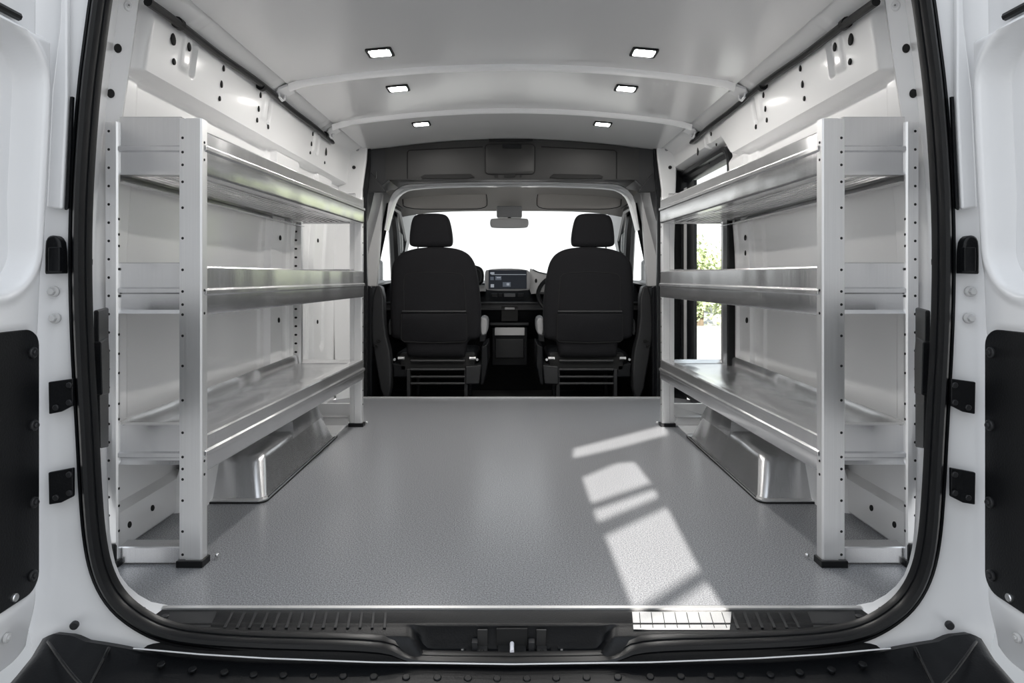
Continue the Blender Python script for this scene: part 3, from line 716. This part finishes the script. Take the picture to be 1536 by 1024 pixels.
slab(754, 423, 766, 430, 4.969, .003, 'screen_icon', 'scrm', sb); slab(760, 424.5, 764, 428, 4.967, .002, 'screen_icon', 'scrl', sb)
# lower controls
for i, (x0, x1) in enumerate(((737, 746), (748, 753), (756, 773), (777, 786))):
    slab(x0, 440, x1, 445, 5.085, .02, 'control_button', 'blackg' if i != 2 else 'grey', da, .003)
slab(752, 459, 777, 482, 5.0, .03, 'cup_holder', 'hole', da, .005); slab(757, 461, 772, 464.5, 4.99, .01, 'latch_tab', 'grey', da, .004)
slab(735, 484, 793, 488, 5.0, .20, 'lower_shelf', 'blackg', da, .004)
slab(742, 491, 787, 503, 5.02, .2, 'storage_tray', 'lgrey', da, .004); slab(743, 508, 786, 537, 5.04, .2, 'storage_box', 'blackg', da, .006)
slab(738, 491, 791, 548, 5.06, .2, 'centre_stack', 'black', da, .006)
sw = thing('steering_wheel', 'black steering wheel rim mostly hidden behind the right seat', 'steering wheel', W(866, 440, 4.93))
cc = W(866, 442, 4.93); b = MB()
b.tube([cc+Vector((.29*math.cos(a), -.10*math.sin(a)*-1, .175*math.sin(a))) for a in linsp(0, 2*PI*39/40, 40)], .016, 8, closed=True); b.build('rim', 'black', sw)
b = MB(); b.ball(cc+Vector((0, .03, 0)), (.07, .03, .06)); b.build('hub', 'blackg', sw)
for a in (PI*.02, PI*.98, PI*1.5):
    b = MB(); b.tube([cc+Vector((.05*math.cos(a), .03, .05*math.sin(a))), cc+Vector((.285*math.cos(a), .10*math.sin(a), .17*math.sin(a)))], .012); b.build('spoke', 'blackg', sw)

# ---- seats
def seat(s, nm):
    YS = 4.36
    t = thing('cab_seat', 'charcoal fabric cab seat with headrest seen from behind, on the '+nm, 'seat', (-s*.51, 4.55, -.15), 'cab seats')
    w2 = lambda pts, Y: [(p.x, p.z) for p in [W(x, y, Y) for x, y in pts]]
    ol = w2(chaikin([(585, 430), (586, 400), (594, 384), (612, 374), (640, 370), (668, 370), (692, 374), (706, 384), (714, 402), (720, 445), (721, 485), (720, 504), (716, 509), (700, 511), (698, 534), (694, 537), (640, 537), (614, 536), (609, 534), (608, 511), (590, 508), (586, 503), (585, 485), (584, 460)], 2, True), YS)
    b = MB(s); b.pillow(ol, YS, [(.0, .05), (.004, .025), (.014, .008), (.03, 0), (.10, 0), (.13, .015), (.145, .05)]); br = b.build('backrest', 'fabric', t)
    ip = w2(chaikin([(606, 465), (605, 420), (608, 412), (615, 409.5), (650, 407.5), (688, 409.5), (694, 413), (696, 420), (699, 465)], 1), YS-.002)
    b = MB(s); b.tube([(x, YS+.0005, z) for x, z in ip], .003, 6); b.build('seam', 'seam', br)
    b = MB(s); a = w2([(603, 467), (699, 467)], YS-.006); b.tube([(a[0][0], YS-.004, a[0][1]), (a[1][0], YS-.004, a[1][1])], .008, 10); b.build('pocket_bar', 'blackg', br)
    b = MB(s); b.pillow(w2(chaikin([(603, 470), (605, 470), (697, 470), (699, 470), (700, 472), (701, 505), (700, 510), (697, 512), (650, 513), (605, 512), (602, 509), (601.5, 504), (602.5, 472)], 1, True), YS-.01), YS+.004, [(0, 0), (-.012, 0), (-.016, .006)]); b.build('back_pocket', 'fabric', br)
    b = MB(s); b.tube([(x, YS-.008, z) for x, z in w2([(602, 471), (602, 509), (606, 512.5), (650, 514), (697, 512.5), (700.5, 509), (700, 471)], YS-.01)], .003, 6); b.build('seam', 'seam', br)
    hr = w2(chaikin([(613, 362), (614, 345), (617, 328), (623, 320.5), (645, 319), (665, 320), (672, 325), (676, 340), (678.5, 358), (677.5, 368), (670, 370), (622, 370), (614, 368)], 2, True), YS+.02)
    b = MB(s); b.pillow(hr, YS+.02, [(0, .035), (.005, .016), (.016, .003), (.03, 0), (.08, 0), (.10, .01), (.11, .03)]); h = b.build('headrest', 'fabric', t)
    for px in (627, 663):
        b = MB(s); b.tube([W(px, 360, YS+.09), W(px, 385, YS+.09)], .006); b.build('headrest_post', 'bolt', h)
    # seat cushion
    b = MB(s); xa, xb = W(590, 0, 4.4).x, W(716, 0, 4.4).x
    b.box((xa, 4.46, .10), (xb, 4.95, .25)); b.build('seat_cushion', 'fabric', t, bevel=.04)
    # lower back cover & frame
    b = MB(s); b.box((W(600, 0, 4.4).x, 4.40, W(0, 556, 4.4).z), (W(712, 0, 4.4).x, 4.9, W(0, 530, 4.4).z)); b.build('seat_frame', 'hole', t, bevel=.01)
    b = MB(s)
    for y in (541, 554, 565, 575): 
        b = MB(s); b.tube([W(616, y, 4.38), W(697, y, 4.38)], .009, 8); b.build('cross_bar', 'blackg', t)
    for px in (613, 699):
        b = MB(s); a = W(px, 553, 4.40); b.box((a.x-.012, 4.39, -.15), (a.x+.012, 4.45, a.z)); b.build('leg', 'blackg', t, bevel=.004)
        b = MB(s); a = W(px, 553, 4.80); b.box((W(px, 0, 4.4).x-.012, 4.84, -.15), (W(px, 0, 4.4).x+.012, 4.90, .12)); b.build('leg', 'blackg', t, bevel=.004)
    b = MB(s); b.prism([W(x, y, 4.38) for x, y in ((698, 549), (722, 547), (719, 576), (698, 577))], (0, .45, 0)); b.build('side_cover', 'grey' if False else 'blackg', t, bevel=.01)
    b = MB(s); b.prism([W(x, y, 4.40) for x, y in ((722, 520), (731, 515), (732, 545), (726, 577), (720, 578))], (0, .45, 0)); b.build('side_shield', 'black', t, bevel=.01)
    b = MB(s); b.prism([W(x, y, 4.40) for x, y in ((588, 545), (610, 547), (611, 566), (590, 566))], (0, .40, 0)); b.build('side_cover', 'black', t, bevel=.01)
    for (px, py, l) in ((602, 537, 8), (709, 537, 8)):
        b = MB(s); b.tube([W(px-l*.6, py, 4.37), W(px+l*.6, py, 4.37)], .012, 10); b.build('recliner_pivot', 'bolt', t)
    for px in (592, 716):
        b = MB(s); b.disc(W(px, 539, 4.37), (0, -1, 0), .009, .01, 10); b.build('bolt', 'bolt', t)
    # armrest
    b = MB(s); b.pillow(w2(chaikin([(719, 478), (725, 476), (731, 480), (731, 494), (729, 502), (720, 503)], 1, True), 4.42), 4.42, [(0, .008), (.01, 0), (.32, 0), (.34, .01)]); ar = b.build('armrest', 'grey', t)
    b = MB(s); b.pillow(w2([(719, 501), (729, 501), (728, 512), (719, 513)], 4.43), 4.43, [(0, .004), (.004, 0), (.10, 0)]); b.build('armrest_pivot', 'black', ar)
    b = MB(s); b.pillow(w2(chaikin([(582, 480), (588, 477), (589, 503), (582, 503)], 1, True), 4.42), 4.42, [(0, .006), (.01, 0), (.32, 0)]); b.build('armrest', 'blackg', t)
seat(1, 'left'); seat(-1, 'right')

# ================================================================== SHELVING UNITS
Y0, Y1 = 1.724, 3.355
def warp(co):
    t = (1.055-co.x)/(1.055-.803); k = (co.y-Y0)/(Y1-Y0)
    return Vector((co.x+k*(-.053*t+.028*(1-t)), co.y, co.z))
def lipwarp(co):
    k = max(0, 1-(co.y-Y0)/.9); v = warp(co); v.x += .0085*k; return v
def shelving(s, nm):
    t = thing('shelving_unit', 'tall three-tier aluminium van shelving rack along the %s wall' % nm, 'shelving', (s*.93, Y0, 0), 'aluminium shelving racks')
    # uprights
    def upright(u0, u1, y0, top, d, faceholes, sidehole, far=False, foot=True, inner=True):
        b = MB(s); b.use('alul')
        # C channel: perforated strip | raised face | return
        if inner:
            pr = sheet([(u1, y0+d), (u1, y0+.004), (u1-.016, y0+.004), (u1-.018, y0), (u0+.004, y0), (u0, y0+.004), (u0, y0+d), (u0+.014, y0+d)], -.0022)
        else:
            pr = sheet([(u1, y0+d), (u1, y0), (u0, y0), (u0, y0+d+.02), (u0+.010, y0+d+.02)], -.0022)
        b.prism([(u, y, .012) for u, y in pr], (0, 0, top-.012))
        b.use('hole')
        for z in faceholes: b.disc((u1-.008 if inner else (u0+u1)/2, y0+(.004 if inner else 0)+.0006, z), (0, -1, 0), .0036 if not far else .005, .001, 10)
        for z in sidehole: b.disc((u0-.0003, y0+d*.5 if inner else y0+d*.6+.012, z), (-1, 0, 0), .0036, .001, 8)
        o = b.build('upright', None, t, warp=warp, angle=30)
        b = MB(s); b.box((u0-.006, y0-.008, .0), (u1+.004 if inner else u1, y0+d+.006, .018)); b.build('foot', 'rubber', o, warp=warp, bevel=.002)
        return o
    zz = [z for z in (1.146, 1.096, 1.0, .952, .90, .836, .70-.05, .60, .54, .46, .40, .345, .30, .245, .20, .155, .10, .036)]
    zi = [1.110, 1.073, 1.040, .996, .929, .850, .768, .712, .678, .652, .597, .519, .430, .346, .283, .252, .225, .17, .09, .03]
    zo = [1.128-i*.0475 for i in range(24)]
    upright(.803, .862, Y0, 1.160, .030, zi, [1.10, 1.055, .715, .655, .27, .235])
    upright(1.022, 1.055, Y0+.003, 1.152, .012, zo, [.90, .86, .83, .77, .70, .60, .55, .50, .42, .38, .20, .155, .09])
    upright(.803, .850, Y1-.02, 1.150, .030, [], [1.10, 1.0, .92, .86, .77, .70, .64, .57, .50, .42, .37, .25, .18, .11], far=True)
    b = MB(s); b.use('alul'); y = Y1-.02
    b.prism([(u, yy, .012) for u, yy in sheet([(1.075, y+.03), (1.075, y), (1.034, y), (1.034, y+.03)], -.0022)], (0, 0, 1.138)); b.use('hole')
    for k in range(26): b.disc((1.054, y+.0, .03+k*.043), (0, -1, 0), .0055, .001, 10)
    b.build('upright', None, t, warp=warp)
    # clamp plate at rear outer foot
    b = MB(s); b.pillow([(x, z) for x, z in rrect(1.036, .030, .013, .030, .008)], Y0+.002, [(0, 0), (-.006, 0), (-.008, .003)]); fp = b.build('foot_clamp', 'rubber', t)
    for z in (.018, .042):
        b = MB(s); b.disc((1.036, Y0-.006, z), (0, -1, 0), .0065, .003, 12); b.build('bolt', 'bolt', fp)
    # three shelves
    for lv, (zt, zr, zb, zf, et, em, eb) in enumerate(((1.130, 1.088, 1.018, 1.030, 1.167, 1.086, 1.015), (.776, .712, .651, .700, .787, .717, .654), (.334, .290, .240, .318, .365, .290, .262))):
        b = MB(s)
        # tray with shallow ribs on its underside
        b.box((.806, Y0+.034, zf-.004), (1.050, Y1-.026, zf))
        for k in range(11):
            u = .825+k*.0205
            b.prism([(u, Y0+.05, zf-.004), (u+.004, Y0+.05, zf-.009), (u+.010, Y0+.05, zf-.009), (u+.014, Y0+.05, zf-.004)], (0, 1.55, 0))
        # back lip
        b.prism([(u, Y0+.034, z) for u, z in sheet([(1.046, zf), (1.048, zf+.03), (1.054, zf+.042), (1.058, zf+.042)], .002)], (0, 1.57, 0))
        b.prism([(u, Y0+.034, z) for u, z in sheet([(1.02, zf-.03), (1.05, zf-.03), (1.052, zf)], .002)], (0, 1.57, 0))
        sh = b.build('shelf', 'alu', t, warp=warp)
        # front lip, long side
        pr = [(.830, zt-.006), (.826, zt), (.800, zt), (.798, zt-.003), (.798, zr+.006), (.792, zr+.002), (.792, zr-.006), (.797, zr-.010), (.797, zb+.006), (.800, zb), (.826, zb), (.828, zb+.004)]
        b = MB(s); b.prism([(u, Y0+.0165, z) for u, z in sheet(pr, -.002)], (0, Y1-Y0-.0385, 0)); b.box((.7995, Y0+.0165, zb+.002), (.829, Y0+.0185, zt-.002)); b.build('front_lip', 'alu', sh, warp=lipwarp, bevel=.0012)
        # end rails, near and far
        for ye, sg in ((Y0+.012, 1), (Y1-.005, -1)):
            pr = [(ye+.03*sg, et-.0), (ye+.002*sg, et), (ye, et-.002), (ye, em+.006), (ye-.006*sg, em+.002), (ye-.006*sg, em-.008), (ye, em-.012), (ye, eb+.010), (ye-.004*sg, eb), (ye+.03*sg, eb)]
            if sg < 0 and lv == 2: pr = [(ye-.03, .32), (ye, .335), (ye, .25), (ye-.03, .25)]
            b = MB(s); b.prism([(.863 if sg > 0 else .83, y, z) for y, z in sheet(pr, .002*sg)], (.160 if sg > 0 else .20, 0, 0)); b.build('end_rail', 'alu', sh, warp=warp, angle=20)
    # base rails
    for ye, sg in ((Y0+.012, 1), (Y1-.02, -1)):
        b = MB(s); b.prism([(.855, y, z) for y, z in sheet([(ye+.04, .05), (ye+.002, .047), (ye, .044), (ye, .006), (ye+.02, .006)], .002)], (.168, 0, 0)); b.build('base_rail', 'alu', t, warp=warp, angle=20)
    # small floor fixing bolts
    b = MB(s); b.ball((.785, Y0+.05, .010), .006, 6); b.build('fixing_bolt', 'bolt', t)
    b = MB(s); b.ball((.735, Y1+.02, .012), .007, 6); b.build('fixing_bolt', 'bolt', t)
shelving(-1, 'left'); shelving(1, 'right')

# ================================================================== WHEEL ARCH BOXES
for s, nm in ((-1, 'left'), (1, 'right')):
    a = thing('wheel_arch_cover', 'brushed aluminium wheel arch box on the floor under the %s shelving' % nm, 'wheel arch box', (s*.95, 2.6, 0), 'wheel arch boxes')
    def ringz(z, ui, y0, y1, r):
        pts = []
        for k in range(7):
            an = PI+PI/2*k/6; pts.append(Vector((ui+r+r*math.cos(an), y0+r+r*math.sin(an), z)))
        pts += [Vector((1.076, y0, z))]
        pts += [Vector((1.076, y1, z))]
        for k in range(7):
            an = PI/2+PI/2*k/6; pts.append(Vector((ui+r+r*math.cos(an), y1-r+r*math.sin(an), z)))
        return pts
    b = MB(s)
    b.loft([ringz(.006, .828, 2.225, 3.115, .035), ringz(.014, .832, 2.23, 3.11, .035), ringz(.115, .856, 2.275, 3.04, .05), ringz(.130, .862, 2.285, 3.03, .05), ringz(.140, .876, 2.30, 3.0, .05)], closed=True, cap=True)
    b.build('box_body', 'alu', a, angle=50)
    b = MB(s)   # taller front half
    def up(z, ui, y0, y1): return [Vector((ui, y0, z)), Vector((1.074, y0, z)), Vector((1.074, y1, z)), Vector((ui+.02, y1, z)), Vector((ui, y1-.03, z))]
    b.loft([up(.10, .853, 2.60, 3.06), up(.135, .861, 2.63, 3.035), up(.175, .868, 2.64, 3.0), up(.184, .874, 2.65, 2.98), up(.188, .886, 2.67, 2.96)], closed=True, cap=True)
    b.build('raised_housing', 'alu', a, angle=30)
    b = MB(s)
    b.loft([ringz(.010, .818, 2.205, 3.135, .03), ringz(.010, .832, 2.235, 3.10, .03)], closed=False); b.loft([ringz(.005, .818, 2.205, 3.135, .03), ringz(.010, .818, 2.205, 3.135, .03)], closed=True)
    b.build('base_flange', 'alul', a)
    b = MB(s); b.loft([ringz(.0005, .815, 2.202, 3.138, .03), ringz(.006, .815, 2.202, 3.138, .03)], closed=True); b.build('sealing_bead', 'hole', a)
    # white inner wheel housing bulge behind the box
    b = MB(s); rows = []
    for y in (2.14, 2.12, 2.10):
        pass
    for k in range(13):
        an = PI*k/12; rr = .40
        rows.append([Vector((1.08, 2.66-.55*math.cos(an), .30*math.sin(an))), Vector((1.02, 2.66-.53*math.cos(an), .28*math.sin(an))), Vector((1.0, 2.66-.50*math.cos(an), .26*math.sin(an))), Vector((1.0, 2.66, .0))])
    b.loft(rows)
    struct(b.build('trim_16', 'wall', angle=50), 'white wheel housing bulge on the wall behind the %s wheel arch box' % nm, 'trim')

# ================================================================== ROOF RAIL HOSES
for s, nm in ((-1, 'left'), (1, 'right')):
    t = thing('cable_conduit', 'black corrugated cable conduit running under the roof rail on the '+nm, 'cable conduit', (s*1.0, 2.8, 1.5), 'black cable conduits')
    pts = [Vector((.985+.004*math.sin(y*9), y, 1.497+.006*math.sin(y*3))) for y in linsp(1.80, 3.69, 60)]
    b = MB(s); b.tube(pts, [.0125 if i < 59 else .008 for i in range(60)], 10); b.build('conduit_tube', 'rubber', t)
    for y in (1.97, 2.62, 3.52):
        b = MB(s); b.tube([(.985, y-.012, 1.498), (.985, y+.012, 1.498)], .017, 12); b.box((.985, y-.008, 1.505), (1.03, y+.008, 1.515)); b.build('clip', 'black', t)

# ================================================================== CEILING LIGHTS
pos = ['nearest the rear doors', 'in the middle row', 'nearest the cab']
for r_, (Y, u) in enumerate(((2.515, .498), (2.99, .511), (3.69, .502))):
    for s, nm in ((-1, 'left'), (1, 'right')):
        z = ceil_z(u); sl_ = math.atan(2*.075*u/.92**2)*s
        t = thing('ceiling_light', 'square recessed LED ceiling light %s, on the %s' % (pos[r_], nm), 'ceiling light', (s*u, Y, z-.001), 'recessed ceiling lights')
        R = Matrix.Rotation(sl_, 4, 'Y')
        def sq(h, dz, g): return [R @ Vector((x*1.05, y, dz)) for x, y in rrect(0, 0, h, h, g, 4)]
        b = MB(); rings = [sq(.047, .001, .010), sq(.047, -.005, .010), sq(.037, -.006, .008), sq(.036, .0, .008)]
        for r0, r1 in zip(rings, rings[1:]): b.loft([r0+[r0[0]], r1+[r1[0]]])
        for v_ in b.bm.verts: v_.co += t.location
        b.build('lamp_frame', 'black', t)
        b = MB(); v0 = [b.v(p+t.location) for p in sq(.0365, -.003, .008)]; b._f(v0); 
        b.build('diffuser', 'lamp', t)

# ================================================================== OUTSIDE
b = MB(); b.box((-60, -30, -.66), (60, 90, -.60)); struct(b.build('floor', 'pave'), 'pale sunlit paving outside the van', 'ground')
# unseen wall added behind the camera, slotted to shape the floor's sun patches
GY = -4.0
wallp = bmesh.new()
def gp(X, Y): return (X, SUN_DZ*(Y-GY))
def rectv(pts): 
    vs = [wallp.verts.new((x, GY, z)) for x, z in pts]
    return [wallp.edges.new((vs[i], vs[(i+1) % len(vs)])) for i in range(len(vs))]
ed = rectv([(-3.0, -.62), (3.0, -.62), (3.0, 4.3), (-3.0, 4.3)])
for poly in (((.25, 2.757), (.47, 2.93), (.735, 3.165), (.80, 3.42), (.27, 2.93)),
             ((.263, 2.21), (.263, 2.508), (.42, 2.70), (.496, 2.72), (.505, 2.43)),
             ((.263, 2.04), (.263, 2.16), (.507, 2.375), (.495, 2.27)),
             ((.275, 1.50), (.270, 1.948), (.505, 2.19), (.480, 1.71)),
             ((.275, 1.41), (.285, 1.455), (.479, 1.655), (.479, 1.41))):
    ed += rectv([gp(*p) for p in poly])
bmesh.ops.triangle_fill(wallp, use_beauty=True, use_dissolve=False, edges=ed)
me = bpy.data.meshes.new('sun_mask_wall'); wallp.to_mesh(me); wallp.free(); me.materials.append(M['render'])
gw = bpy.data.objects.new('wall_sun_mask', me); C.objects.link(gw)
sm = gw.modifiers.new('solid', 'SOLIDIFY'); sm.thickness = .02
struct(gw, 'pale unseen wall added behind the camera, with slanted slots that shape the sun patches', 'wall')

# trees beyond the side window
def tree(x, y, h, r, lab, seed, low=False):
    rnd = random.Random(seed)
    t = thing('leafy_tree' if not low else 'leafy_hedge', lab, 'tree' if not low else 'hedge', (x, y, -.6), 'trees beyond the side window')
    if not low:
        b = MB(); b.tube([(x, y, -.6), (x+.05, y, h*.3), (x, y, h*.6)], [.12, .09, .04], 8); b.build('trunk', 'bark', t)
    b = MB()
    for k in range(3500):
        a = rnd.uniform(0, 2*PI); e = rnd.uniform(-1, 1); q = rnd.random()**.4
        lump = 1+.25*math.sin(a*3+seed)+.2*math.sin(e*5+a*2)
        c = Vector((x+r*q*lump*math.cos(a)*math.sqrt(1-e*e), y+r*q*lump*math.sin(a)*math.sqrt(1-e*e), (h-.6)*.55+(h+.6)*.42*q*e*lump))
        sz = rnd.uniform(.05, .11)*(.8 if low else 1)
        d1 = Vector((rnd.uniform(-1, 1), rnd.uniform(-1, 1), rnd.uniform(-1, 1))).normalized(); d2 = d1.cross(Vector((rnd.uniform(-1, 1), rnd.uniform(-1, 1), rnd.uniform(-1, 1)))).normalized()
        vs = [b.v(c+d1*sz), b.v(c+d2*sz*.5), b.v(c-d1*sz), b.v(c-d2*sz*.5)]; b._f(vs)
    b.build('foliage', 'leaf', t)
tree(5.2, 18.5, 1.75, 1.0, 'pale green leafy tree seen through the side window, nearest the cab', 1)
tree(7.9, 24.0, 1.95, 1.2, 'taller pale green leafy tree seen through the side window, in the middle', 2)
tree(11.2, 30.0, 1.7, 1.1, 'pale green leafy tree seen through the side window, farthest from the cab', 3)
